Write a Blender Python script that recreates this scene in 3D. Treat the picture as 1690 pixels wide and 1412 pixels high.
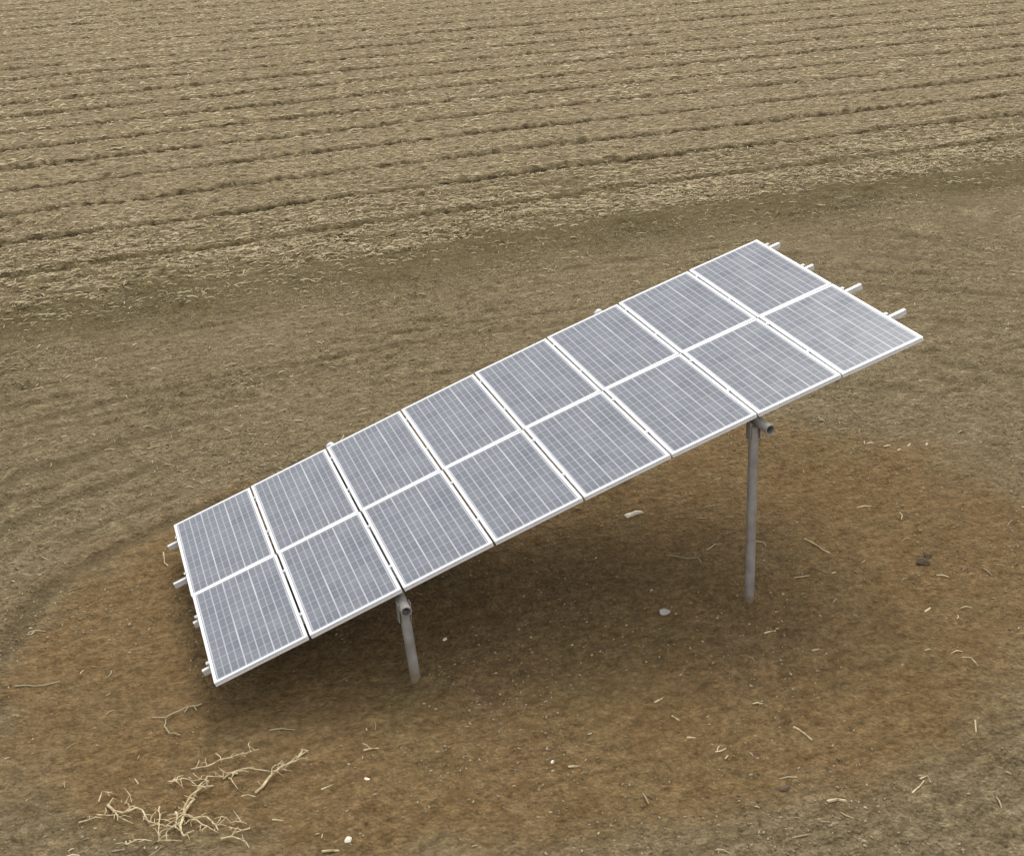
import bpy, bmesh, math, random
import numpy as np
from mathutils import Matrix, Vector
PI = math.pi
sc = bpy.context.scene
for o in list(bpy.data.objects): bpy.data.objects.remove(o)

# ---------------------------------------------------------------- camera
cd = bpy.data.cameras.new('camera'); cam = bpy.data.objects.new('camera', cd)
sc.collection.objects.link(cam); sc.camera = cam
cd.sensor_width = 36.0
cd.lens = 2219.94 / 1690.0 * 36.0
cd.shift_x = (845.0 - 823.8) / 1690.0
cd.shift_y = -(706.0 - 670.0) / 1690.0
cd.clip_start = 0.1; cd.clip_end = 20000
R = [[0.9456744941079246, -0.32375696541155996, -0.02968465160890471],
     [-0.15464564168758838, -0.3676304154630037, -0.9170237745727197],
     [0.2859798536622433, 0.8717965961002958, -0.39772631082854204]]
m3 = Matrix(((R[0][0], -R[1][0], -R[2][0]), (R[0][1], -R[1][1], -R[2][1]), (R[0][2], -R[1][2], -R[2][2])))
cam.matrix_world = Matrix.Translation((-0.68565, -11.16767, 7.93634)) @ m3.to_4x4()
sc.render.resolution_x = 1024; sc.render.resolution_y = 855
sc.render.engine = 'CYCLES'

# ---------------------------------------------------------------- sky, sun, exposure (bright overcast)
SUN_EL, SUN_AZ = math.radians(56), math.radians(30)      # azimuth from +y towards +x
w = bpy.data.worlds.new('World'); sc.world = w; w.use_nodes = True
nt = w.node_tree; nt.nodes.clear()
out = nt.nodes.new('ShaderNodeOutputWorld'); bg = nt.nodes.new('ShaderNodeBackground')
sky = nt.nodes.new('ShaderNodeTexSky'); sky.sky_type = 'NISHITA'; sky.sun_disc = False
sky.sun_elevation = SUN_EL; sky.sun_rotation = SUN_AZ; sky.air_density = 1.0; sky.dust_density = 3.0
tcw = nt.nodes.new('ShaderNodeTexCoord')
cl = nt.nodes.new('ShaderNodeTexNoise'); cl.inputs['Scale'].default_value = 2.2; cl.inputs['Detail'].default_value = 5
mpw = nt.nodes.new('ShaderNodeMapping'); mpw.inputs['Scale'].default_value = (1, 1, 2.6)
rp = nt.nodes.new('ShaderNodeValToRGB'); rp.color_ramp.elements[0].position = 0.32; rp.color_ramp.elements[1].position = 0.7
rp.color_ramp.elements[0].color = (7.7, 7.9, 8.2, 1); rp.color_ramp.elements[1].color = (11.0, 11.0, 11.1, 1)
mxw = nt.nodes.new('ShaderNodeMix'); mxw.data_type = 'RGBA'; mxw.inputs[0].default_value = 0.86
nt.links.new(tcw.outputs['Generated'], mpw.inputs[0]); nt.links.new(mpw.outputs[0], cl.inputs['Vector'])
nt.links.new(cl.outputs['Fac'], rp.inputs[0])
nt.links.new(sky.outputs[0], mxw.inputs[6]); nt.links.new(rp.outputs[0], mxw.inputs[7])
nt.links.new(mxw.outputs[2], bg.inputs[0]); bg.inputs[1].default_value = 0.08
nt.links.new(bg.outputs[0], out.inputs[0])
sd = bpy.data.lights.new('sun', 'SUN'); sd.energy = 1.5; sd.angle = math.radians(32); sd.color = (1.0, 0.97, 0.92)
so = bpy.data.objects.new('sun', sd); sc.collection.objects.link(so)
dirv = Vector((math.cos(SUN_EL)*math.sin(SUN_AZ), math.cos(SUN_EL)*math.cos(SUN_AZ), math.sin(SUN_EL)))
so.rotation_euler = dirv.to_track_quat('Z', 'Y').to_euler(); so.location = (0, 0, 30)
sc.view_settings.view_transform = 'Standard'; sc.view_settings.look = 'None'
sc.view_settings.exposure = 0.60; sc.view_settings.gamma = 1.0

# measured ground positions (metres)
BR= [[[-0.48, -1.288], [-0.451, -1.173], [-0.394, -1.093], [-0.341, -1.049], [-0.272, -1.01], [-0.208, -1.009], [-0.189, -0.99]], [[-0.463, -1.269], [-0.408, -1.203], [-0.37, -1.154], [-0.37, -1.089]], [[-0.238, -0.997], [-0.22, -0.858], [-0.142, -0.888], [-0.079, -0.899], [-0.077, -0.832]], [[-0.079, -0.899], [-0.027, -0.878], [0.055, -0.882], [0.167, -0.899], [0.271, -0.966], [0.346, -1.008], [0.462, -1.012], [0.523, -1.036]], [[0.164, -1.216], [0.237, -1.166], [0.298, -1.097], [0.393, -1.026], [0.487, -0.967], [0.579, -0.92], [0.646, -0.834], [0.725, -0.78]], [[0.607, -0.861], [0.67, -0.801], [0.731, -0.796]], [[0.033, -1.231], [0.154, -1.277]], [[-0.34, -0.649], [-0.199, -0.703], [-0.08, -0.68], [0.018, -0.69], [0.106, -0.654], [0.21, -0.638], [0.302, -0.588]], [[-0.089, -0.508], [-0.063, -0.673]], [[-0.032, -0.916], [-0.017, -1.029], [0.021, -1.096]], [[0.053, -0.895], [-0.029, -0.891], [0.035, -0.848]], [[-0.565, -0.779], [-0.493, -0.847], [-0.437, -0.921]], [[-0.516, -0.771], [-0.353, -0.887], [-0.22, -0.858]], [[-0.48, -1.288], [-0.548, -1.336], [-0.634, -1.413], [-0.579, -1.47], [-0.518, -1.347]], [[-1.099, -0.926], [-1.059, -1.017], [-0.987, -1.082], [-0.863, -1.079], [-0.819, -1.108], [-0.798, -1.216], [-0.773, -1.275]], [[-1.212, -0.996], [-1.139, -1.061], [-1.103, -1.099], [-1.016, -1.058]], [[-1.099, -0.926], [-1.05, -0.893], [-1.003, -0.886]], [[-1.179, -0.844], [-1.135, -0.758], [-1.012, -0.805]], [[-1.353, -1.078], [-1.264, -1.1], [-1.216, -1.069], [-1.125, -1.079]], [[-0.483, -1.311], [-0.4, -1.392], [-0.293, -1.409], [-0.232, -1.53], [-0.227, -1.604]], [[-0.441, -1.352], [-0.391, -1.445], [-0.338, -1.514], [-0.23, -1.627]], [[-0.486, -1.335], [-0.532, -1.464], [-0.519, -1.612], [-0.432, -1.526]], [[-0.552, -1.235], [-0.541, -1.339], [-0.559, -1.43], [-0.637, -1.448]], [[-0.677, -1.087], [-0.682, -1.285], [-0.727, -1.58], [-0.73, -1.614]], [[-0.728, -1.592], [-0.539, -1.652]], [[-0.988, -1.481], [-0.981, -1.577], [-0.889, -1.542], [-0.773, -1.586]], [[-0.124, -1.534], [0.023, -1.591]], [[-0.133, -1.592], [-0.026, -1.705], [0.04, -1.682], [0.045, -1.648]], [[-0.212, -1.717], [-0.124, -1.739], [-0.058, -1.811], [-0.0, -1.927]], [[-0.798, -1.216], [-0.763, -1.328], [-0.632, -1.402]], [[-0.959, -0.928], [-0.908, -0.871], [-0.899, -0.951]], [[-1.057, -0.992], [-1.023, -1.155], [-0.921, -1.218]], [[-0.358, -1.055], [-0.262, -0.935], [-0.206, -0.877]], [[-0.214, -1.512], [-0.134, -1.494], [-0.096, -1.557]]]
V= [[[-0.608, 0.267], [-0.477, 0.201], [-0.386, 0.243], [-0.278, 0.279], [-0.114, 0.325]], [[-0.477, 0.201], [-0.509, 0.062], [-0.472, -0.071], [-0.373, -0.095]], [[-0.3, 0.241], [-0.204, 0.313], [-0.176, 0.255]]]
ST= [[[5.896, 1.253], [6.055, 1.329], [6.155, 1.336]], [[6.513, 1.208], [6.592, 1.16], [6.587, 1.037]], [[7.092, 1.038], [7.125, 0.93], [7.136, 0.785], [7.17, 0.603]], [[5.412, 1.308], [5.577, 1.166], [5.714, 1.096], [5.703, 0.995]], [[5.642, -0.588], [5.777, -0.591]], [[5.948, -1.036], [6.029, -1.056]], [[4.065, -1.254], [4.169, -1.241]], [[4.128, -1.518], [4.167, -1.594]], [[4.11, -1.881], [4.184, -1.909]], [[5.124, -2.086], [5.146, -2.213], [5.178, -2.323]], [[4.834, -3.148], [5.011, -3.165]], [[6.711, -2.67], [6.618, -2.811]], [[5.769, -3.16], [5.848, -3.155], [5.834, -3.229]], [[7.295, -1.694], [7.361, -1.743], [7.348, -1.876]], [[2.918, -1.867], [3.016, -1.904]], [[1.213, -0.975], [1.355, -0.991]], [[0.728, -1.36], [0.841, -1.35]], [[0.244, -1.612], [0.334, -1.647]], [[0.444, -0.324], [0.674, -0.413]], [[0.567, -2.17], [0.705, -2.207]], [[-1.874, 1.354], [-1.668, 1.263], [-1.431, 1.26]], [[7.556, -0.782], [7.451, -0.832]], [[3.455, 13.345], [3.585, 13.409], [3.687, 13.161]], [[15.761, 14.371], [16.084, 14.218]], [[-0.148, 3.603], [-0.163, 3.329], [-0.13, 3.24]], [[4.768, -2.749], [4.609, -2.715]], [[5.6, -3.287], [5.794, -3.188]]]

# ---------------------------------------------------------------- helpers
COL = sc.collection
rnd = random.Random(11)
def link(name, me, parent=None, mat=None):
    o = bpy.data.objects.new(name, me); COL.objects.link(o)
    if mat is not None:
        me.materials.clear(); me.materials.append(mat)
    if parent is not None: o.parent = parent
    return o
def tag(o, label=None, cat=None, group=None, kind=None):
    if label: o['label'] = label
    if cat: o['category'] = cat
    if group: o['group'] = group
    if kind: o['kind'] = kind
    return o
def bm_obj(name, bm, mat, parent=None, smooth=False):
    bmesh.ops.recalc_face_normals(bm, faces=bm.faces[:])
    me = bpy.data.meshes.new(name); bm.to_mesh(me); bm.free()
    if smooth:
        for p in me.polygons: p.use_smooth = True
        me.set_sharp_from_angle(angle=math.radians(40))
    return link(name, me, parent, mat)
def box8(bm, c):                       # c: 8 corners, bottom ring then top ring
    v = [bm.verts.new(p) for p in c]
    for f in ((3,2,1,0),(4,5,6,7),(0,1,5,4),(1,2,6,5),(2,3,7,6),(3,0,4,7)): bm.faces.new([v[i] for i in f])
def box(bm, x0, x1, y0, y1, z0, z1, M=None):
    c = [Vector(p) for p in ((x0,y0,z0),(x1,y0,z0),(x1,y1,z0),(x0,y1,z0),(x0,y0,z1),(x1,y0,z1),(x1,y1,z1),(x0,y1,z1))]
    if M is not None: c = [M @ p for p in c]
    box8(bm, c)
def frame_from(a, b, up=Vector((0,0,1))):
    z = (b-a).normalized()
    if abs(z.dot(up)) > 0.98: up = Vector((0,1,0))
    x = up.cross(z).normalized(); y = z.cross(x)
    M = Matrix((x, y, z)).transposed().to_4x4(); M.translation = a
    return M
def tube(bm, a, b, r, n=20, ri=None, r2=None):      # solid, or hollow when ri given
    a = Vector(a); b = Vector(b); M = frame_from(a, b); L = (b-a).length; r2 = r if r2 is None else r2
    def ring(rr, z): return [bm.verts.new(M @ Vector((rr*math.cos(2*PI*k/n), rr*math.sin(2*PI*k/n), z))) for k in range(n)]
    o0, o1 = ring(r, 0), ring(r2, L)
    def br(p, q):
        for k in range(n): bm.faces.new((p[k], p[(k+1)%n], q[(k+1)%n], q[k]))
    br(o0, o1)
    if ri:
        i0, i1 = ring(ri, 0), ring(ri, L); br(i1, i0); br(i0, o0); br(o1, i1)
    else:
        bm.faces.new(o0[::-1]); bm.faces.new(o1)
def chain(bm, pts, rad, n=6):          # a bent tapering stalk; rad may be list
    rings = []
    N = len(pts); pts = [Vector(p) for p in pts]
    for i, p in enumerate(pts):
        t = (pts[min(i+1, N-1)] - pts[max(i-1, 0)]).normalized()
        x = t.cross(Vector((0,0,1))); x = x.normalized() if x.length > 1e-4 else Vector((1,0,0)); y = t.cross(x)
        r = rad[i] if isinstance(rad, (list, tuple)) else rad
        rings.append([bm.verts.new(p + r*(x*math.cos(2*PI*k/n) + y*math.sin(2*PI*k/n))) for k in range(n)])
    for a, b in zip(rings, rings[1:]):
        for k in range(n): bm.faces.new((a[k], a[(k+1)%n], b[(k+1)%n], b[k]))
    bm.faces.new(rings[0][::-1]); bm.faces.new(rings[-1])
def resample(pts, step):
    out = [pts[0]]
    for a, b in zip(pts, pts[1:]):
        d = math.dist(a, b); k = max(1, int(d/step))
        for i in range(1, k+1): out.append([a[0]+(b[0]-a[0])*i/k, a[1]+(b[1]-a[1])*i/k])
    return out

# ---------------------------------------------------------------- materials
class N:
    def __init__(s, name):
        s.m = bpy.data.materials.new(name); s.m.use_nodes = True; s.t = s.m.node_tree; s.t.nodes.clear()
        s.out = s.t.nodes.new('ShaderNodeOutputMaterial'); s.b = s.t.nodes.new('ShaderNodeBsdfPrincipled')
        s.t.links.new(s.b.outputs[0], s.out.inputs[0])
    def put(s, sock, v):
        if isinstance(v, bpy.types.NodeSocket): s.t.links.new(v, sock)
        elif v is not None: sock.default_value = v
    def math(s, op, a, b=None, c=None, clamp=False):
        n = s.t.nodes.new('ShaderNodeMath'); n.operation = op; n.use_clamp = clamp
        s.put(n.inputs[0], a); s.put(n.inputs[1], b); s.put(n.inputs[2], c); return n.outputs[0]
    def mix(s, f, a, b, blend='MIX'):
        n = s.t.nodes.new('ShaderNodeMix'); n.data_type = 'RGBA'; n.blend_type = blend
        def c(v): return (*v, 1) if isinstance(v, tuple) and len(v) == 3 else v
        s.put(n.inputs[0], f); s.put(n.inputs[6], c(a)); s.put(n.inputs[7], c(b)); return n.outputs[2]
    def noise(s, vec, scale, detail=4, rough=0.55, w=None):
        n = s.t.nodes.new('ShaderNodeTexNoise'); n.inputs['Scale'].default_value = scale; n.inputs['Detail'].default_value = detail
        n.inputs['Roughness'].default_value = rough; s.put(n.inputs['Vector'], vec); return n.outputs['Fac']
    def ramp(s, f, lo, hi, a=0.0, b=1.0):
        n = s.t.nodes.new('ShaderNodeMapRange'); s.put(n.inputs[0], f); n.inputs[1].default_value = lo; n.inputs[2].default_value = hi
        n.inputs[3].default_value = a; n.inputs[4].default_value = b; return n.outputs[0]
    def coord(s, scale=(1,1,1), rot=(0,0,0), which='Object'):
        t = s.t.nodes.new('ShaderNodeTexCoord'); m = s.t.nodes.new('ShaderNodeMapping')
        m.inputs['Scale'].default_value = scale; m.inputs['Rotation'].default_value = rot
        s.t.links.new(t.outputs[which], m.inputs[0]); return m.outputs[0]
    def attr(s, name):
        n = s.t.nodes.new('ShaderNodeAttribute'); n.attribute_name = name; return n.outputs['Fac']
    def bump(s, h, strength, dist=0.02, prev=None):
        n = s.t.nodes.new('ShaderNodeBump'); n.inputs['Strength'].default_value = strength; n.inputs['Distance'].default_value = dist
        s.put(n.inputs['Height'], h); s.put(n.inputs['Normal'], prev)
        return n.outputs[0]

def simple(name, col, rough=0.6, metal=0.0, var=0.15, scale=8.0, bump=0.0, col2=None):
    n = N(name); co = n.coord(); f = n.noise(co, scale, 5)
    c2 = col2 or tuple(c*(1-var*2) for c in col)
    n.put(n.b.inputs['Base Color'], n.mix(n.ramp(f, 0.35, 0.68), col, c2))
    n.b.inputs['Roughness'].default_value = rough; n.b.inputs['Metallic'].default_value = metal
    if bump: n.put(n.b.inputs['Normal'], n.bump(n.noise(co, scale*4, 4), bump, 0.01))
    return n.m

M_frame = simple('anodised_aluminium', (0.86, 0.86, 0.87), 0.42, 0.25, 0.04, 3)
M_rail = simple('galvanised_rail', (0.80, 0.79, 0.78), 0.45, 0.45, 0.10, 9)
M_clamp = simple('clamp_steel', (0.72, 0.72, 0.72), 0.4, 0.5, 0.05, 20)
M_post = simple('weathered_steel', (0.44, 0.41, 0.40), 0.5, 0.25, 0.15, 7, 0.1, (0.30, 0.26, 0.24))
def post_mat():
    n = N('weathered_steel'); co = n.coord(); s_ = n.t.nodes.new('ShaderNodeSeparateXYZ'); n.t.links.new(n.coord(), s_.inputs[0])
    c = n.mix(n.ramp(n.noise(co, 7, 5), 0.35, 0.68), (0.345, 0.33, 0.31), (0.25, 0.225, 0.20))
    c = n.mix(n.ramp(n.noise(n.coord((30, 30, 2.5)), 1.0, 4), 0.55, 0.75, 0, 0.6), c, (0.24, 0.16, 0.11))
    z = n.math('ADD', s_.outputs[2], n.ramp(n.noise(co, 14, 4), 0.3, 0.7, -0.10, 0.10))
    c = n.mix(n.ramp(z, 0.24, 0.03, 0, 0.85), c, (0.20, 0.14, 0.07))        # dried mud thrown up round the foot
    n.put(n.b.inputs['Base Color'], c); n.b.inputs['Metallic'].default_value = 0.2
    n.put(n.b.inputs['Roughness'], n.ramp(n.noise(co, 9, 4), 0.3, 0.7, 0.42, 0.7)); n.put(n.b.inputs['Normal'], n.bump(n.noise(co, 40, 4), 0.25, 0.01))
    return n.m
M_post = post_mat()
M_husk = simple('dry_husk', (0.55, 0.47, 0.31), 0.85, 0, 0.12, 20, 0.4)
M_rock = simple('pale_rock', (0.86, 0.79, 0.62), 0.85, 0, 0.08, 14, 0.5)
M_rock2 = simple('grey_rock', (0.46, 0.42, 0.36), 0.85, 0, 0.12, 14, 0.5)
M_clod = simple('dark_clod', (0.125, 0.088, 0.048), 0.95, 0, 0.2, 22, 0.6)
M_back = simple('backsheet', (0.6, 0.6, 0.6), 0.6, 0, 0.02, 3)

PW, PL = 0.986, 1.744           # panel outline
FW = 0.031                      # frame flange width
def panel_glass():
    n = N('dusty_solar_glass'); t = n.t.nodes.new('ShaderNodeTexCoord'); s = n.t.nodes.new('ShaderNodeSeparateXYZ')
    n.t.links.new(t.outputs['Object'], s.inputs[0])
    ax, ay = 0.012, 0.02
    px = (PW-2*FW-2*ax)/6; py = (PL-2*FW-2*ay)/10
    x = n.math('DIVIDE', n.math('SUBTRACT', s.outputs[0], FW+ax), px); y = n.math('DIVIDE', n.math('SUBTRACT', s.outputs[1], FW+ay), py)
    def line(v, width, pitch, off=0.0):             # 1 on lines at integers+off
        f = n.math('FRACT', n.math('ADD', v, 0.5-off)); d = n.math('ABSOLUTE', n.math('SUBTRACT', f, 0.5))
        return n.math('SUBTRACT', 1.0, n.ramp(d, width/2/pitch-0.012, width/2/pitch+0.012))
    gx = line(x, 0.013, px); gy = line(y, 0.007, py)
    b1 = n.math('MAXIMUM', line(x, 0.014, px, 0.5), 0.0); hb = line(y, 0.005, py, 0.5)
    wide = n.math('MAXIMUM', line(n.math('DIVIDE', x, 2.0), 0.014, px*2), 0.0)
    # per cell tone
    fl = n.t.nodes.new('ShaderNodeCombineXYZ'); n.put(fl.inputs[0], n.math('FLOOR', x)); n.put(fl.inputs[1], n.math('FLOOR', y))
    oi = n.t.nodes.new('ShaderNodeObjectInfo'); n.put(fl.inputs[2], n.math('MULTIPLY', oi.outputs['Random'], 50.0))
    wn = n.t.nodes.new('ShaderNodeTexWhiteNoise'); n.put(wn.inputs['Vector'], fl.outputs[0])
    cell = n.mix(wn.outputs['Value'], (0.048, 0.056, 0.078), (0.075, 0.084, 0.108))
    cell = n.mix(n.math('MULTIPLY', hb, 0.40), cell, (0.32, 0.33, 0.35))
    cell = n.mix(n.math('MULTIPLY', b1, 0.60), cell, (0.34, 0.35, 0.37))
    g = n.math('MAXIMUM', n.math('MULTIPLY', gx, 0.56), n.math('MULTIPLY', gy, 0.52))
    c = n.mix(g, cell, (0.60, 0.61, 0.63))
    c = n.mix(n.math('MULTIPLY', wide, n.ramp(n.noise(n.coord((3, 1.2, 1)), 1.0, 3), 0.35, 0.65, 0.0, 0.55)), c, (0.78, 0.79, 0.80))
    # thin film of field dust, blotchy, heavier along the low edge of every panel
    co = n.coord((1, 1, 1)); d = n.ramp(n.noise(co, 3.0, 6, 0.6), 0.3, 0.75, 0.20, 0.44)
    c = n.mix(d, c, (0.385, 0.395, 0.415))
    n.put(n.b.inputs['Base Color'], c)
    n.put(n.b.inputs['Roughness'], n.ramp(n.noise(co, 5.0, 4), 0.3, 0.7, 0.16, 0.30)); n.b.inputs['IOR'].default_value = 1.42
    return n.m
M_glass = panel_glass()

def straw_mat(name, a, b, c):
    n = N(name); at = n.attr('tone')
    col = n.mix(n.ramp(at, 0.0, 0.5), a, b); col = n.mix(n.ramp(at, 0.5, 1.0), col, c)
    n.put(n.b.inputs['Base Color'], col); n.b.inputs['Roughness'].default_value = 0.8; return n.m
M_straw = straw_mat('straw_litter', (0.28, 0.21, 0.115), (0.45, 0.36, 0.21), (0.70, 0.585, 0.37))
M_crumb = straw_mat('soil_crumbs', (0.13, 0.095, 0.045), (0.25, 0.19, 0.10), (0.44, 0.37, 0.23))
M_stalk = simple('dry_stalk', (0.72, 0.60, 0.36), 0.8, 0, 0.12, 16, 0.3, (0.30, 0.22, 0.11))
M_vine = simple('dull_stalk', (0.38, 0.33, 0.19), 0.8, 0, 0.12, 6, 0.1)

# ---------------------------------------------------------------- the ground: shape
rs = np.random.RandomState(5)
LAT = rs.rand(256, 256).astype(np.float64)
def vn(x, y, seed=0):
    x = x + seed*17.31; y = y - seed*9.77
    xi = np.floor(x).astype(np.int64); yi = np.floor(y).astype(np.int64); fx = x-xi; fy = y-yi
    fx = fx*fx*(3-2*fx); fy = fy*fy*(3-2*fy)
    a = LAT[xi & 255, yi & 255]; b = LAT[(xi+1) & 255, yi & 255]; c = LAT[xi & 255, (yi+1) & 255]; d = LAT[(xi+1) & 255, (yi+1) & 255]
    return (a*(1-fx)+b*fx)*(1-fy)+(c*(1-fx)+d*fx)*fy - 0.5
def clods(x, y, size, keep, seed):
    x = np.asarray(x, float)/size + seed*7.7; y = np.asarray(y, float)/size - seed*3.1
    xi = np.floor(x).astype(np.int64); yi = np.floor(y).astype(np.int64); out = np.zeros_like(x)
    for dx_ in (-1, 0, 1):
        for dy_ in (-1, 0, 1):
            a, b = xi+dx_, yi+dy_
            px = a+0.15+0.7*LAT[a & 255, (b+31) & 255]; py = b+0.15+0.7*LAT[(a+77) & 255, b & 255]; rr = LAT[(a+13) & 255, (b+59) & 255]
            rad = 0.25+0.55*LAT[(a+5) & 255, (b+101) & 255]
            d = np.hypot(x-px, (y-py)*1.15)/rad
            out = np.maximum(out, (rr < keep)*rad*np.sqrt(np.clip(1-d*d, 0, 1)))
    return out*size
def ss(a, b, x):
    t = np.clip((x-a)/(b-a), 0, 1); return t*t*(3-2*t)
def fields(x, y):
    x = np.asarray(x, float); y = np.asarray(y, float)
    dx = np.clip(x+2, -60, 60)
    v = y - 0.115*dx + 0.0021*dx*np.abs(dx) + 0.12*vn(x*0.35, y*0.2, 3)            # cross-row coordinate of the field
    wob = 0.10*vn(x*0.5, y*0.5, 4) + 0.05*vn(x*1.4, y*1.4, 5)
    ex, ey = (x-4.1)/6.2, (y-1.2)/4.2
    rho = np.sqrt(ex*ex+ey*ey); th = np.arctan2(ey, ex)
    disc = 1-ss(0.90, 1.16, rho+wob*1.6+0.10*vn(x*2.3, y*2.3, 44))                                     # trodden brown patch round the array
    field = ss(13.0, 14.3, v+0.9*vn(x*0.8, y*0.8, 6)+0.5*vn(x*3, y*3, 7))    # straw covered rows start here
    return v, rho, th, disc, field
def groove(d, w): return np.exp(-(d/w)**2)
ROWS = 2.46
TRACKS = ((4.50,.07,.035),(4.72,.05,.03),(5.05,.05,.02),(5.60,.10,.035),(6.10,.07,.03),(6.62,.11,.055),(6.95,.06,.045),(7.35,.05,.02),(7.75,.09,.03),(8.25,.10,.045),(8.55,.05,.03),(9.05,.07,.03),(9.6,.10,.045),(9.9,.05,.03),(10.4,.08,.03),(11.0,.10,.035),(11.6,.06,.03))
def ruts(x, y):                         # depth in metres of the wheel and tine marks that curve round the array
    v, rho, th, disc, field = fields(x, y); bl = ss(7.5, 12.0, v); c = (rho*4.2)*(1-bl) + (v+2.2)*bl*0.88
    out = np.zeros_like(c)
    for c0, wd, dp in TRACKS:
        a = np.clip(0.45+2.0*vn(th*3.5+c0*3, c0*5.0+th, 12)+0.8*vn(th*17, c0*9, 27), 0, 1.2)
        out += a*dp*2.0*(groove(c-c0+0.10*vn(th*9, c*0.5+c0, 13)+0.03*vn(th*40, c*3, 28), wd)-0.45*groove(c-c0-1.9*wd, wd))
    left = np.clip((1.6-x)/1.5, 0, 1)*np.clip((y-0.3)/1.5, 0, 1)
    worn = 0.085*left*(groove(rho-1.005+0.05*vn(th*6, rho*2, 45), 0.022)-0.7*groove(rho-1.055+0.05*vn(th*6, rho*2, 45), 0.03))*(0.75+1.2*vn(x*3, y*3, 46))
    return out*(1-field)*(1-0.88*disc) + worn*2.0
def height(x, y):
    v, rho, th, disc, field = fields(x, y)
    k = (v-18.45)/ROWS; fr = (k-np.round(k))*ROWS
    amp = 0.55+1.3*np.clip(vn(x*0.35, np.round(k)*3.1, 8)+0.35, 0, 1)
    rowf = ss(14.6, 17.5, v)
    jit = 0.05*vn(x*1.7, y*1.7, 9)+0.04*vn(x*6, y*6, 25)
    h = -rowf*amp*(0.10*groove(fr+jit, 0.08) - 0.05*groove(fr-0.24+jit, 0.16))
    fr2 = (k*3-np.round(k*3))*ROWS/3
    h += -rowf*0.018*groove(fr2, 0.12)
    # clods and straw mat relief in the field
    h += field*(0.05*vn(x*3.2, y*5, 10)+0.04*vn(x*7, y*9, 11))
    # wheel and tillage lines round the array, blending into the row direction
    bl = ss(7.5, 12.0, v); c = (rho*4.2)*(1-bl) + (v+2.2)*bl*0.88
    arc = (1-disc)*(1-field)
    h += -0.36*ruts(x, y)
    h += arc*(0.035*vn(c*7, th*20, 14)+0.022*vn(c*15, th*42, 15)+0.022*vn(x*9, y*11, 16))
    # brown patch: smooth, trampled, radial scuffs
    h += disc*(0.025*vn(x*2.1, y*2.1, 17)+0.020*vn(x*6+2*vn(x*2,y*2,24), y*7, 18)+0.014*vn(x*12+3*vn(x*2,y*2,19), y*15, 20))
    # soil banked where the loose ring was thrown up at the left
    h += 0.05*groove(rho-1.03+0.05*vn(th*5, rho, 21), 0.035)*np.clip((4.1-x)/6.2, 0, 1)*(0.6+vn(x*6, y*6, 22))
    h += 0.16*vn(x*0.09, y*0.09, 23)*ss(12, 40, y)
    near = (np.abs(x-8) < 22) & (y > -7) & (y < 24)
    if near.any():
        xs, ys = x[near], y[near]; lo = np.clip(0.5+1.6*vn(xs*0.7, ys*0.7, 40), 0.15, 1.3); fl = field[near]; dc = disc[near]
        h[near] += (0.30*clods(xs, ys, 0.17, 0.75, 1) + 0.25*clods(xs, ys, 0.42, 0.30, 2))*lo*(1-0.62*dc)*0.85 + 0.22*clods(xs, ys, 0.09, 0.6, 3)*(1-fl)*(1-0.3*dc)
    for fx_, fy_ in ((1.987, -0.107), (5.789, -0.002)): h += (0.05+0.05*vn(x*12, y*12, 41))*np.exp(-((x-fx_)**2+(y-fy_)**2)/0.15**2)
    return h
def H1(x, y): return float(height(np.array([x]), np.array([y]))[0])

def axis(parts):
    out = [parts[0][0]]
    for a, b, s in parts:
        n = max(1, int(round((b-a)/s))); out += list(a+(b-a)*np.arange(1, n+1)/n)
    return np.array(out)
far = lambda s, e: [(s, s*1.6, s*0.1), (s*1.6, s*4, s*0.5), (s*4, e, s*4)]
gx = axis([(-3000, -200, 400), (-200, -40, 20), (-40, -12, 2), (-12, -4, 0.25), (-4, 12, 0.034), (12, 24, 0.06), (24, 46, 0.12), (46, 80, 1.0), (80, 300, 20), (300, 3000, 400)])
gy = axis([(-3000, -200, 400), (-200, -30, 20), (-30, -10, 1.5), (-10, -5, 0.12), (-5, 10, 0.034), (10, 20, 0.05), (20, 45, 0.08), (45, 80, 0.16), (80, 160, 4), (160, 400, 40), (400, 5000, 500)])
X, Y = np.meshgrid(gx, gy); nx, ny = len(gx), len(gy)
Z = height(X, Y)
me = bpy.data.meshes.new('ground')
me.vertices.add(nx*ny); me.vertices.foreach_set('co', np.stack([X, Y, Z], -1).astype(np.float32).ravel())
i = (np.arange(ny-1)[:, None]*nx + np.arange(nx-1)[None, :]).ravel()
quads = np.stack([i, i+1, i+1+nx, i+nx], 1).astype(np.int32)
me.loops.add(quads.size); me.loops.foreach_set('vertex_index', quads.ravel())
me.polygons.add(len(quads)); me.polygons.foreach_set('loop_start', np.arange(len(quads), dtype=np.int32)*4)
me.update(calc_edges=True)
me.polygons.foreach_set('use_smooth', np.ones(len(quads), dtype=bool))
v_, rho_, th_, disc_, field_ = fields(X, Y)
bl_ = ss(7.5, 12.0, v_); c_ = (rho_*4.2)*(1-bl_) + (v_+2.2)*bl_*0.88
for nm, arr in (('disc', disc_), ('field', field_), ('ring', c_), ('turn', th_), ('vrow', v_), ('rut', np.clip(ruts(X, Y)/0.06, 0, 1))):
    a = me.attributes.new(nm, 'FLOAT', 'POINT'); a.data.foreach_set('value', arr.astype(np.float32).ravel())

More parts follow.
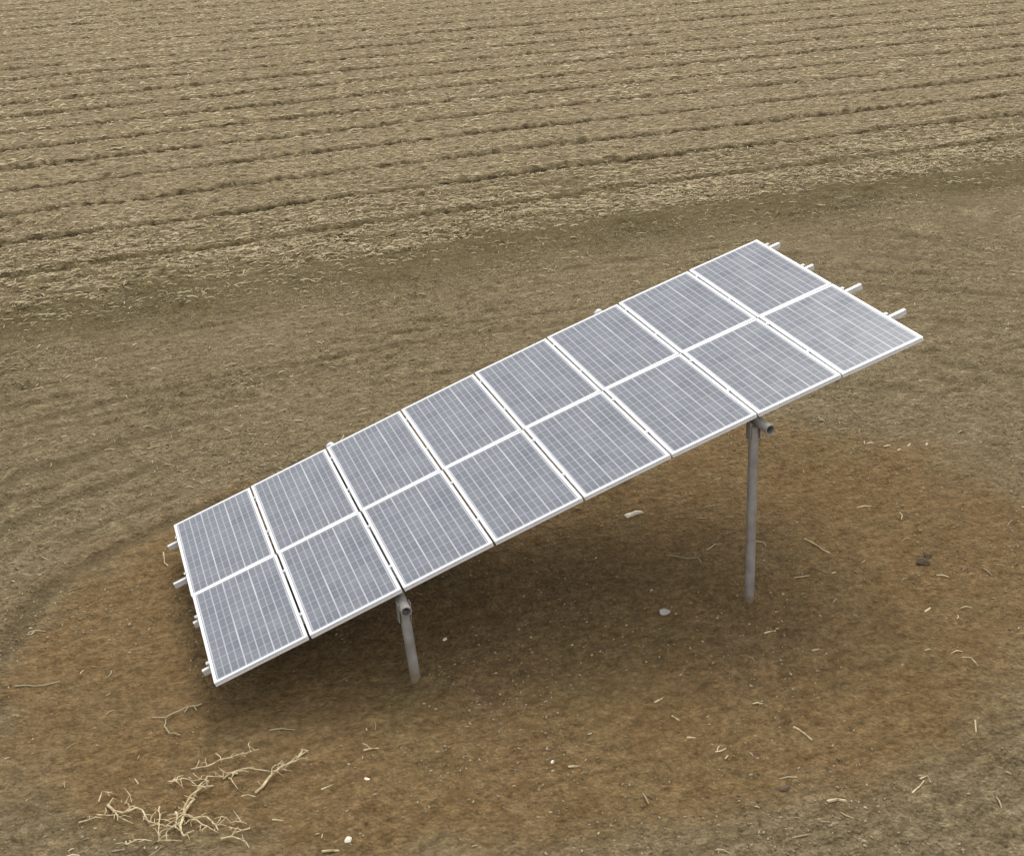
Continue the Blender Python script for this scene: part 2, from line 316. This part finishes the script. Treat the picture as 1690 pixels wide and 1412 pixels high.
def ground_mat():
    n = N('dry_soil'); co = n.coord()
    disc, field, ring, turn, vrow = [n.attr(k) for k in ('disc', 'field', 'ring', 'turn', 'vrow')]
    big = n.noise(co, 0.35, 4, 0.6); mid = n.noise(co, 1.6, 5, 0.6); fine = n.noise(co, 14, 6, 0.65); grit = n.noise(co, 55, 4, 0.7)
    # tilled grey-beige soil
    till = n.mix(n.ramp(mid, 0.3, 0.7), (0.292, 0.230, 0.132), (0.362, 0.290, 0.175))
    # trampled brown soil with rusty and olive patches
    br = n.mix(n.ramp(mid, 0.32, 0.68), (0.255, 0.165, 0.072), (0.308, 0.205, 0.097))
    br = n.mix(n.ramp(n.noise(co, 0.8, 3), 0.50, 0.72, 0, 0.6), br, (0.250, 0.190, 0.088))
    br = n.mix(n.ramp(n.noise(co, 0.55, 3, 0.5), 0.52, 0.75, 0, 0.4), br, (0.285, 0.185, 0.102))
    # field soil under straw
    fs = n.mix(n.ramp(mid, 0.3, 0.7), (0.300, 0.234, 0.132), (0.380, 0.304, 0.182))
    fs = n.mix(n.ramp(big, 0.35, 0.65, 0.0, 0.5), fs, (0.300, 0.235, 0.145))
    c = n.mix(disc, till, br); c = n.mix(field, c, fs)
    # damper, darker soil in the compacted strip before the rows
    dk = n.math('MULTIPLY', n.math('MULTIPLY', n.ramp(vrow, 10.8, 12.3), n.ramp(vrow, 14.8, 13.2)), n.ramp(n.noise(co, 0.5, 4), 0.30, 0.6, 0.35, 0.95))
    c = n.mix(dk, c, (0.172, 0.135, 0.062))
    fz = n.math('MULTIPLY', n.math('MULTIPLY', n.ramp(vrow, 12.0, 13.6), n.ramp(vrow, 20.0, 16.5)), n.ramp(n.noise(n.coord((1, 2, 1)), 0.8, 4), 0.3, 0.6, 0.45, 1.0))
    c = n.mix(n.math('MULTIPLY', fz, 0.85), c, (0.172, 0.134, 0.062))
    # bare moist soil along each furrow bottom, with the groove's shade painted in
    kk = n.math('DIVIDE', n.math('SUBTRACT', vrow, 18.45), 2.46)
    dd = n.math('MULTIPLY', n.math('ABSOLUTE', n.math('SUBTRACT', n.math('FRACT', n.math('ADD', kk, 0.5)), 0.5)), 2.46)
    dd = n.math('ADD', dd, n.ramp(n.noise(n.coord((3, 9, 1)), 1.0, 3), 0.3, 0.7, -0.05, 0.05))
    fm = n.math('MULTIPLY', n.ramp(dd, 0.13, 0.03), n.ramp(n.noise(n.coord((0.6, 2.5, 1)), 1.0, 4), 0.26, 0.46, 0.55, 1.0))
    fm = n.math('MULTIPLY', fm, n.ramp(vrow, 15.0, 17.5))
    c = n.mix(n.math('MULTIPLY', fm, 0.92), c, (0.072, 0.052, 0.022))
    # grain
    wv = n.noise(n.coord((4, 7, 1)), 1.0, 5, 0.65)
    c = n.mix(n.ramp(wv, 0.35, 0.65, 0.0, 1.0), n.mix(1.0, c, (0.74, 0.72, 0.68), 'MULTIPLY'), n.mix(1.0, c, (1.18, 1.18, 1.18), 'MULTIPLY'))
    c = n.mix(n.ramp(fine, 0.25, 0.75, 0.0, 1.0), n.mix(1.0, c, (0.55, 0.52, 0.46), 'MULTIPLY'), n.mix(1.0, c, (1.45, 1.45, 1.45), 'MULTIPLY'))
    c = n.mix(n.ramp(grit, 0.64, 0.74, 0, 0.5), c, (0.42, 0.35, 0.22))
    # short bits of chaff drawn out along the rows
    ch = n.coord((9, 42, 1), (0, 0, -0.05)); cf = n.noise(ch, 1.0, 3, 0.6)
    c = n.mix(n.math('MULTIPLY', field, n.ramp(cf, 0.56, 0.70, 0, 0.75)), c, (0.48, 0.40, 0.245))
    c = n.mix(n.math('MULTIPLY', field, n.ramp(cf, 0.42, 0.32, 0, 0.65)), c, (0.135, 0.10, 0.055))
    def squig(scale, dist, lo, hi, amt, dark, light, mask, c):
        nn = n.t.nodes.new('ShaderNodeTexNoise'); nn.inputs['Scale'].default_value = 1.0; nn.inputs['Detail'].default_value = 3
        nn.inputs['Roughness'].default_value = 0.5; nn.inputs['Distortion'].default_value = dist; n.put(nn.inputs['Vector'], n.coord(scale))
        f = nn.outputs['Fac']
        c = n.mix(n.math('MULTIPLY', mask, n.ramp(f, lo, lo-0.12, 0, amt)), c, n.mix(1.0, c, dark, 'MULTIPLY'))
        return n.mix(n.math('MULTIPLY', mask, n.ramp(f, hi, hi+0.12, 0, amt)), c, n.mix(1.0, c, light, 'MULTIPLY'))
    c = squig((4.5, 8, 1), 0.6, 0.47, 0.54, 0.95, (0.44, 0.41, 0.35), (1.50, 1.48, 1.42), field, c)
    bare = n.math('SUBTRACT', 1.0, field)
    c = squig((9, 15, 1), 1.6, 0.45, 0.56, 0.8, (0.55, 0.52, 0.47), (1.42, 1.42, 1.38), n.math('MULTIPLY', bare, n.math('SUBTRACT', 1.0, n.math('MULTIPLY', disc, 0.45))), c)
    bare = n.math('MULTIPLY', bare, n.math('SUBTRACT', 1.0, n.math('MULTIPLY', disc, 0.45)))
    c = squig((17, 30, 1), 1.2, 0.44, 0.57, 0.7, (0.55, 0.52, 0.47), (1.45, 1.45, 1.40), bare, c)
    cv = n.t.nodes.new('ShaderNodeCombineXYZ'); n.put(cv.inputs[0], n.math('MULTIPLY', ring, 9.0)); n.put(cv.inputs[1], n.math('MULTIPLY', turn, 16.0))
    tr = n.noise(cv.outputs[0], 1.0, 4, 0.6)
    c = n.mix(n.ramp(n.attr('rut'), 0.05, 0.9, 0, 0.50), c, (0.140, 0.105, 0.052))     # rolled soil in the ruts, their shade painted into the colour
    notd = n.math('MULTIPLY', n.math('SUBTRACT', 1.0, field), n.math('SUBTRACT', 1.0, n.math('MULTIPLY', disc, 0.7)))
    c = n.mix(n.math('MULTIPLY', notd, n.ramp(tr, 0.30, 0.60, 0.65, 0.0)), c, (0.189, 0.140, 0.072))
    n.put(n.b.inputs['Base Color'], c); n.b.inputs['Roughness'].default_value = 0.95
    n.b.inputs['Specular IOR Level'].default_value = 0.15
    b = n.bump(n.noise(co, 12, 6, 0.75), 1.0, 0.12); b = n.bump(grit, 0.8, 0.02, b)
    vo = n.t.nodes.new('ShaderNodeTexVoronoi'); vo.inputs['Scale'].default_value = 26; n.put(vo.inputs['Vector'], co)
    b = n.bump(n.math('SUBTRACT', 1.0, vo.outputs['Distance']), 0.9, 0.03, b)
    n.put(n.b.inputs['Normal'], b)
    return n.m
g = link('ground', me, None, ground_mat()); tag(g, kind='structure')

# ---------------------------------------------------------------- scattered litter (uncountable)
def litter(name, pts, L, Wd, ang, tone, mat, label, cat, bend=0.25, tilt=0.22, lift=0.006, key=1):
    n = len(pts); r = np.random.RandomState(key)
    z = height(pts[:, 0], pts[:, 1]) + lift
    d = np.stack([np.cos(ang), np.sin(ang), tilt*(r.rand(n)-0.5)], 1); s = np.stack([-np.sin(ang), np.cos(ang), np.zeros(n)], 1)
    c = np.stack([pts[:, 0], pts[:, 1], z], 1); bo = (r.rand(n)-0.5)*bend*L
    secs = []
    for t, bb in ((-0.5, 0), (0.0, 1), (0.5, 0)):
        p = c + d*(t*L)[:, None] + s*(bo*bb)[:, None] + np.array([0, 0, 1.0])*(0.12*L*bb*r.rand(n))[:, None]
        hw = (Wd*0.5*(1.0 if bb else 0.75))[:, None]
        secs.append((p-s*hw, p+s*hw, p+np.array([0, 0, 1.0])*hw*1.3))
    V = np.stack([q for sec in secs for q in sec], 1)            # n,9,3
    F = [(0,1,4,3), (1,2,5,4), (2,0,3,5), (3,4,7,6), (4,5,8,7), (5,3,6,8)]
    Q = (np.arange(n)[:, None, None]*9 + np.array(F)[None]).reshape(-1, 4).astype(np.int32)
    m = bpy.data.meshes.new(name); m.vertices.add(n*9); m.vertices.foreach_set('co', V.astype(np.float32).ravel())
    m.loops.add(Q.size); m.loops.foreach_set('vertex_index', Q.ravel())
    m.polygons.add(len(Q)); m.polygons.foreach_set('loop_start', np.arange(len(Q), dtype=np.int32)*4); m.update(calc_edges=True)
    a = m.attributes.new('tone', 'FLOAT', 'POINT'); a.data.foreach_set('value', np.repeat(tone, 9).astype(np.float32))
    o = link(name, m, None, mat); tag(o, label, cat, kind='stuff'); return o
r = np.random.RandomState(21)
def sample(n, x0, x1, y0, y1, dens):
    P = np.stack([x0+(x1-x0)*r.rand(n), y0+(y1-y0)*r.rand(n)], 1); return P[r.rand(n) < dens(P[:, 0], P[:, 1])]
def d_field(x, y):
    v, rho, th, disc, f = fields(x, y); f = ss(12.2, 15.4, v+1.3*vn(x*0.8, y*0.8, 6)+0.6*vn(x*3, y*3, 7)); k = (v-18.45)/ROWS; fr = np.abs((k-np.round(k))*ROWS)
    patch = np.clip(0.60+0.9*vn(x*0.5, y*0.8, 31)+0.6*vn(x*2.1, y*2.6, 32), 0.10, 1)
    lip = 0.36*groove(v-15.6, 2.6) + 0.18
    return f*np.clip(patch*lip*(0.04+0.96*ss(0.07, 0.24, fr)), 0, 1)
vis = lambda P: P[(P[:, 0] > -4.5) & (P[:, 0] < 9+P[:, 1]*1.0)]
P1 = vis(sample(300000, -4.5, 36, 12.5, 26, d_field)); P2 = vis(sample(420000, -4.5, 62, 26, 72, d_field))
P = np.concatenate([P1, P2]); n = len(P)
L = np.concatenate([0.05+0.17*r.rand(len(P1))**2, 0.10+0.22*r.rand(len(P2))**2]); Wd = np.concatenate([0.010+0.015*r.rand(len(P1)), 0.020+0.025*r.rand(len(P2))])
litter('straw_mulch', P, L, Wd, 0.06+0.75*r.randn(n), r.rand(n)**1.1, M_straw, 'mat of pale chopped straw covering the furrowed field beyond the array', 'straw', key=2)
def d_ring(x, y):
    v, rho, th, disc, f = fields(x, y)
    return (1-f)*(0.10+0.25*ss(8, 12.5, v)*np.clip(0.4+1.5*vn(x, y, 33), 0, 1))*(1-0.75*disc)*np.clip(0.45+2*vn(x*0.9, y*0.9, 34), 0.05, 1)
P = sample(90000, -4.5, 26, -5.5, 14.5, d_ring); n = len(P)
litter('straw_scraps', P, 0.03+0.16*r.rand(n)**3, 0.009+0.012*r.rand(n), 0.3+0.9*r.randn(n), 0.15+0.85*r.rand(n)**1.2, M_straw, 'thin scatter of short straw scraps on the bare soil round the array', 'straw', key=3)
def d_crumb(x, y):
    v, rho, th, disc, f = fields(x, y)
    return np.clip((0.25+2.0*vn(x*0.8, y*0.8, 35)), 0.05, 1)*(1-0.45*disc)*(1-0.6*f)
P = sample(260000, -4, 18, -5.5, 14, d_crumb); n = len(P); L = 0.009+0.026*r.rand(n)**3
litter('soil_crumbs', P, L, L*(0.5+0.5*r.rand(n)), r.rand(n)*6.28, r.rand(n), M_crumb, 'crumbs and small lumps of dry brown soil around the array', 'soil', bend=0.3, tilt=0.1, lift=0.0, key=4)

# ---------------------------------------------------------------- the solar array
TILT, H0, PITCH, ROWL = 0.3190873526664816, 0.4302314075790682, 1.01, 1.746259373227887
q19, q20, q21, q22, q23, q24 = 0.004963320229208323, 0.004025647737700317, 0.0011124525861694505, -0.023246657916876114, -0.01115776874439079, -0.007656146164416828
def S(px, u, dn=0.0):                   # px in columns (0..8), u in metres up from the near edge, dn above the glass plane
    a = px-4; r_ = u/ROWL
    e = q22*r_ + q23*a*(r_-1) + q19*a*a + q20*a**3*0.1 + q24*a**4*0.01 + q21*(r_-1)**2
    dn = dn - e; x = px*PITCH
    return Vector((x*math.cos(TILT)-dn*math.sin(TILT), u, H0+x*math.sin(TILT)+dn*math.cos(TILT)))
arr = bpy.data.objects.new('solar_array', None); COL.objects.link(arr); arr.location = (0, 0, 0)
tag(arr, 'tilted array of sixteen grey solar panels with white frames on steel posts', 'solar array')

DEPTH = 0.042
bm = bmesh.new()                        # frame: four flanged sides, mitred ring
def ringbar(z0, z1, w, ins=0.0):
    o = [(ins,ins),(PW-ins,ins),(PW-ins,PL-ins),(ins,PL-ins)]; q = [(w,w),(PW-w,w),(PW-w,PL-w),(w,PL-w)]
    vo = [[bm.verts.new((*p, z)) for p in o] for z in (z0, z1)]; vi = [[bm.verts.new((*p, z)) for p in q] for z in (z0, z1)]
    for k in range(4):
        j = (k+1) % 4
        bm.faces.new((vo[0][k], vo[0][j], vo[1][j], vo[1][k])); bm.faces.new((vi[0][j], vi[0][k], vi[1][k], vi[1][j]))
        bm.faces.new((vo[1][k], vo[1][j], vi[1][j], vi[1][k])); bm.faces.new((vo[0][j], vo[0][k], vi[0][k], vi[0][j]))
ringbar(-0.012, 0.0, FW)
ringbar(-0.021, -0.013, 0.014, 0.009)
ringbar(-DEPTH-0.004, -0.022, 0.028, 0.001)
bmesh.ops.recalc_face_normals(bm, faces=bm.faces[:])
fme = bpy.data.meshes.new('solar_panel'); bm.to_mesh(fme); bm.free(); fme.materials.append(M_frame)
bm = bmesh.new(); box(bm, FW-0.002, PW-FW+0.002, FW-0.002, PL-FW+0.002, -0.0085, -0.004)
gme = bpy.data.meshes.new('solar_cells'); bm.to_mesh(gme); bm.free(); gme.materials.append(M_glass)
for row in range(2):
    for c in range(8):
        g_ = (1-PW/PITCH)/2; u0, u1 = row*ROWL, (row+1)*ROWL
        a, b, d, e = S(c+g_, u0), S(c+1-g_, u0), S(c+g_, u1), S(c+1-g_, u1)
        x = ((b-a)+(e-d)).normalized(); y = ((d-a)+(e-b)); y = (y-x*y.dot(x)).normalized(); z = x.cross(y)
        cen = (a+b+d+e)/4
        M = Matrix((x, y, z)).transposed().to_4x4(); M.translation = cen - x*PW/2 - y*PL/2 + x*(-0.012 if row else 0.0) + z*((0.002+0.0008*c) if row else 0.0) - y*(0.002 if row else 0.0)
        p = link('solar_panel', fme, arr); p.matrix_world = M; p['group'] = 'panels bolted on the array'
        q = link('solar_cells', gme, p)
# rails
RU = [(0.38, 0.70), (1.30, 1.56), (2.27, 2.42), (3.17, 3.27)]
OV = [(0.085, 0.24), (0.06, 0.24), (0.17, 0.13), (0.14, 0.16)]
RT, RB = -DEPTH-0.006, -DEPTH-0.066
for (u0, u1), (l0, l1) in zip(RU, OV):
    bm = bmesh.new(); xs = [-l0/PITCH]+list(range(9))+[8+l1/PITCH]
    prof = [(-0.021, RB), (-0.021, RT), (0.021, RT), (0.021, RB), (0.017, RB), (0.017, RT-0.004), (-0.017, RT-0.004), (-0.017, RB)]
    rings = []
    for x in xs:
        u = u0+(u1-u0)*x/8.0; rings.append([bm.verts.new(S(x, u+du, dn)) for du, dn in prof])
    for a, b in zip(rings, rings[1:]):
        for k in range(8): bm.faces.new((a[k], a[(k+1)%8], b[(k+1)%8], b[k]))
    for rg in (rings[0], rings[-1]):
        bm.faces.new((rg[0], rg[1], rg[6], rg[7])); bm.faces.new((rg[1], rg[2], rg[5], rg[6])); bm.faces.new((rg[2], rg[3], rg[4], rg[5]))
    rl = bm_obj('rail', bm, M_rail, arr)
    for x in range(0, 9):                # clamps in the gaps and at both ends
        u = u0+(u1-u0)*x/8.0
        bm = bmesh.new(); o = S(x, u); ax = (S(x+0.05, u)-S(x-0.05, u)).normalized(); ay = Vector((0,1,0)); az = ax.cross(ay).normalized()
        M = Matrix((ax, ay, az)).transposed().to_4x4(); M.translation = o
        h = 0.019
        box(bm, -h, h, -0.022, 0.022, 0.001, 0.006, M); box(bm, -0.0065, 0.0065, -0.02, 0.02, RT, 0.0005, M)
        tube(bm, M @ Vector((0,0,0.006)), M @ Vector((0,0,0.014)), 0.008, 6)
        bm_obj('clamp', bm, M_clamp, rl)
# cross pipes on posts
PIPE_R = 0.056
def pipe_axis(col, u): return S(col, u, -DEPTH-0.066-PIPE_R-0.004)
specs = [(1.935, -0.15, 3.80, (1.987, -0.107), (1.96, 3.40), -0.03, 0.052, 0.0, 'short grey post standing near the low end of the array'),
         (6.04, -0.12, 3.80, (5.789, -0.002), (5.83, 3.38), 0.07, 0.052, -0.075, 'tall slim grey post standing under the high end of the array')]
for col, ua, ub, f0, f1, tu, pr, ox, lb in specs:
    a, b = pipe_axis(col, ua), pipe_axis(col+(0.12 if col < 4 else -0.24), ub)
    b = a + (b-a).normalized()*(b-a).length
    bm = bmesh.new(); tube(bm, a, b, PIPE_R, 28, PIPE_R-0.012)
    cb = bm_obj('crossbeam', bm, M_post, arr, True)
    bm = bmesh.new(); dv = (b-a).normalized(); tube(bm, b-dv*0.05, b+dv*0.012, PIPE_R+0.004, 24); bm_obj('end_cap', bm, M_clamp, cb, True)
    for (u0, u1) in RU:                  # saddles tying each rail to the pipe
        u = u0+(u1-u0)*col/8; t = (u-ua)/(ub-ua); c = a.lerp(b, t); top = S(col, u, RB)
        bm = bmesh.new(); M = Matrix.Translation(c)
        n = 14; w2 = 0.02
        ro = PIPE_R+0.006; pts = [(ro*math.cos(PI*k/n), ro*math.sin(PI*k/n)) for k in range(n+1)]
        ri = [(p[0]*0.95, p[1]*0.95) for p in pts]
        V0 = [[bm.verts.new(c+Vector((p[0], s*w2, p[1]))) for p in P_] for s in (-1, 1) for P_ in (pts, ri)]
        for k in range(n):
            bm.faces.new((V0[0][k], V0[0][k+1], V0[2][k+1], V0[2][k])); bm.faces.new((V0[0][k+1], V0[0][k], V0[1][k], V0[1][k+1])); bm.faces.new((V0[2][k], V0[2][k+1], V0[3][k+1], V0[3][k]))
        bm_obj('saddle', bm, M_clamp, cb)
    for foot, u, lab in ((f0, tu, lb), (f1, f1[1], None)):
        t = (u-ua)/(ub-ua); top = a.lerp(b, t) + Vector((ox, 0, -PIPE_R*0.55))
        ft = Vector((foot[0], foot[1], H1(*foot)-0.25))
        bm = bmesh.new(); tube(bm, ft, top, pr, 24)
        ps = bm_obj('post', bm, M_post, arr, True)
        if lab: ps['label'] = lab
        for sd_ in (-1, 1):                # cheek plates clasping the pipe on the post head, each with a bolt
            bm = bmesh.new(); X0 = top.x+sd_*(PIPE_R+0.004)
            box(bm, X0-0.004, X0+0.004, top.y-0.045, top.y+0.045, top.z-0.13, top.z+0.07)
            pl_ = bm_obj('bracket', bm, M_post, ps)

# ---------------------------------------------------------------- dead branch tangle in front at the left
def lay(pts, step, lift, amp, seed):
    rr = random.Random(seed); out = []
    P = resample(pts, step); n = len(P)
    for i, (x, y) in enumerate(P):
        t = i/max(1, n-1); out.append((x+rr.uniform(-1,1)*amp, y+rr.uniform(-1,1)*amp, H1(x, y)+lift*(0.35+math.sin(PI*t))+rr.uniform(0, amp)))
    return out
def place_origin(o, x, y):              # put the object's origin at its base
    z = H1(x, y); o.data.transform(Matrix.Translation((-x, -y, -z))); o.location = (x, y, z)
bm = bmesh.new(); rr = random.Random(8)
for k, pth in enumerate(BR):
    pts = lay(pth, 0.05, 0.035, 0.008, k); n = len(pts)
    r0 = 0.0135 if k in (0,1,4,14,19,21,22) else 0.0075
    chain(bm, pts, [max(0.0025, r0*(1-0.55*i/max(1, n-1))) for i in range(n)], 6)
    for i in range(1, n-1):              # side twigs
        for _q in range(rr.choice((0, 1, 1, 2))):
            a = Vector(pts[i]); th = rr.uniform(0, 2*PI); l = rr.uniform(0.03, 0.13)
            e = a+Vector((math.cos(th)*l, math.sin(th)*l, rr.uniform(-0.01, 0.05))); m = a.lerp(e, 0.5)+Vector((0, 0, 0.012))
            chain(bm, [a, m+Vector((rr.uniform(-.02,.02), rr.uniform(-.02,.02), 0)), e], [0.0045, 0.004, 0.002], 5)
br = bm_obj('dead_branch', bm, M_stalk, None, True); place_origin(br, -0.48, -1.29)
tag(br, 'pale dry branching plant tangle lying on brown soil in front of the low end', 'dead branch')
bm = bmesh.new()
for k, pth in enumerate(V):
    pts = lay(pth, 0.05, 0.02, 0.005, 50+k); chain(bm, pts, 0.0065, 6)
o = bm_obj('dry_stem', bm, M_vine, None, True); place_origin(o, -0.48, 0.2)
tag(o, 'thin looped dull green stem lying below the lowest panel corner', 'stem')

SL = ['faint bent straw curling up towards the tall post from its left', 'short curved pale straw just right of the tall post',
 'longest bent straw lying right of the tall post', 'thin wavy straw in the shade left of the tall post', 'short flat straw just below the foot of the tall post',
 'small pale chip of straw below and right of the tall post foot', 'short pale straw midway between the branch tangle and the right edge, upper of three', 'tiny slanting straw in the middle foreground, second of three going down',
 'small level straw in the middle foreground, lowest of three', 'slanting brownish straw lying alone in the foreground below the tall post', 'thick pale straight straw in the right foreground, the largest there',
 'upright pointing straw near the right edge of the foreground', 'hooked pale straw near the right foreground', 'angled pale straw near the right edge beside a smaller chip', 'short white straw lying level below the middle of the array',
 'level straw right of the upper twigs of the dead branch', 'pale straw right of the branch tangle, near its middle twigs', 'small straw just right of the lower branch twigs', 'dull straw lying level above the branch tangle in the shade edge',
 'curved pale straw at the bottom edge right of the branch tangle', 'long thin straw on the brown soil at the far left edge', 'bright slanting straw right of the array near the right edge', 'forked pale straw at the near edge of the straw covered field',
 'bright level straw beyond the high end of the array, upper right', 'bent yellowish straw beside the upper left rail end', 'faint long straw in the lower foreground left of the thick pale one', 'broken straw in the bottom right foreground']
for k, pth in enumerate(ST):
    bm = bmesh.new(); pts = lay(pth, 0.06, 0.008, 0.002, 90+k)
    rd = 0.016 if k in (10, 23, 22) else (0.012 if k in (4, 8, 14, 9, 19, 21, 2) else 0.009)
    chain(bm, pts, [rd*(0.8+0.2*math.cos(i)) for i in range(len(pts))], 6)
    o = bm_obj('straw_stalk', bm, M_vine if k in (0, 3, 18, 20, 25) else M_stalk, None, True); place_origin(o, *pth[0])
    tag(o, SL[k], 'straw', 'single straws lying on the bare soil')

# ---------------------------------------------------------------- stones and clods
def rock(name, x, y, sx, sy, sz, rz, mat, label, cat, seed, sub=3, rough=0.22, group=None, notch=False):
    bm = bmesh.new(); bmesh.ops.create_icosphere(bm, subdivisions=sub, radius=1.0)
    rr = random.Random(seed); planes = [(Vector((rr.gauss(0,1), rr.gauss(0,1), rr.gauss(0,1))).normalized(), rr.uniform(0.55, 0.9)) for _ in range(11)]
    for v in bm.verts:
        p = v.co.copy()
        for nrm, d in planes:
            t = p.dot(nrm)
            if t > d: p -= nrm*(t-d)
        f = 1+rough*float(vn(np.array([p.x*2.3+seed]), np.array([p.y*2.3+p.z*1.7]), seed)[0]); p *= f
        if notch: p.y *= 0.55+0.9*abs(p.x+0.1)**1.3
        v.co = Vector((p.x*sx, p.y*sy, p.z*sz))
    o = bm_obj(name, bm, mat, None, False); o.location = (x, y, H1(x, y)+sz*0.35); o.rotation_euler = (0, 0, rz)
    return tag(o, label, cat, group)
rock('stone', 5.46, 2.36, 0.135, 0.055, 0.04, 0.25, M_rock, 'bright cream elongated stone just below the lower panel edge', 'stone', 3, notch=True)
rock('stone', 4.867, 0.191, 0.085, 0.06, 0.03, -0.1, M_rock2, 'dull grey flat stone in the shade left of the tall post foot', 'stone', 5)
rock('stone', 2.466, 0.527, 0.03, 0.024, 0.02, 0.3, M_rock, 'small pale stone in the shade right of the short post', 'stone', 6)
rock('stone', 0.809, -2.096, 0.042, 0.036, 0.022, 0.5, M_rock, 'round whitish stone near the bottom edge right of the branch tangle', 'stone', 7)
rock('stone', 1.143, -1.403, 0.035, 0.02, 0.018, -0.7, M_rock, 'small slanted whitish stone above the round one', 'stone', 8)
rock('stone', 2.796, -1.783, 0.022, 0.02, 0.016, 0.1, M_rock, 'tiny white stone left of the short white straw', 'stone', 9)
rock('stone', 4.912, 0.647, 0.02, 0.018, 0.015, 0.1, M_rock2, 'tiny grey stone in the shade between the two posts', 'stone', 10)
rock('soil_clod', 8.03, 0.04, 0.10, 0.06, 0.045, -0.5, M_clod, 'dark brown clod on the bare soil right of the tall post', 'clod', 12)
rock('soil_clod', 8.17, 0.14, 0.07, 0.045, 0.035, 0.4, M_clod, 'smaller dark clod touching the brown one right of the tall post', 'clod', 13)
rock('soil_clod', 4.588, -2.848, 0.06, 0.03, 0.02, 0.1, M_clod, 'little dark clod in the foreground left of the thick pale straw', 'clod', 14)
k = 0
CH = [('left tip', 9.28, 3.03), ('centre', 9.45, 2.87), ('lower', 9.52, 2.70), ('middle right', 9.75, 2.80), ('right tip', 9.98, 2.73)]
CL = ['leftmost cream husk of the little row right of the array', 'second cream husk from the left in the row right of the array', 'lowest cream husk of the little row right of the array', 'largest cream husk in the row right of the array', 'rightmost cream husk of the row right of the array']
for (nm, x, y), lb in zip(CH, CL):
    rock('husk', x, y, 0.062+0.02*(k == 3), 0.017, 0.014, -0.2+0.25*k, M_husk, lb, 'husk', 30+k, 2, group='cream husks in a row'); k += 1
print('ground verts', nx*ny)
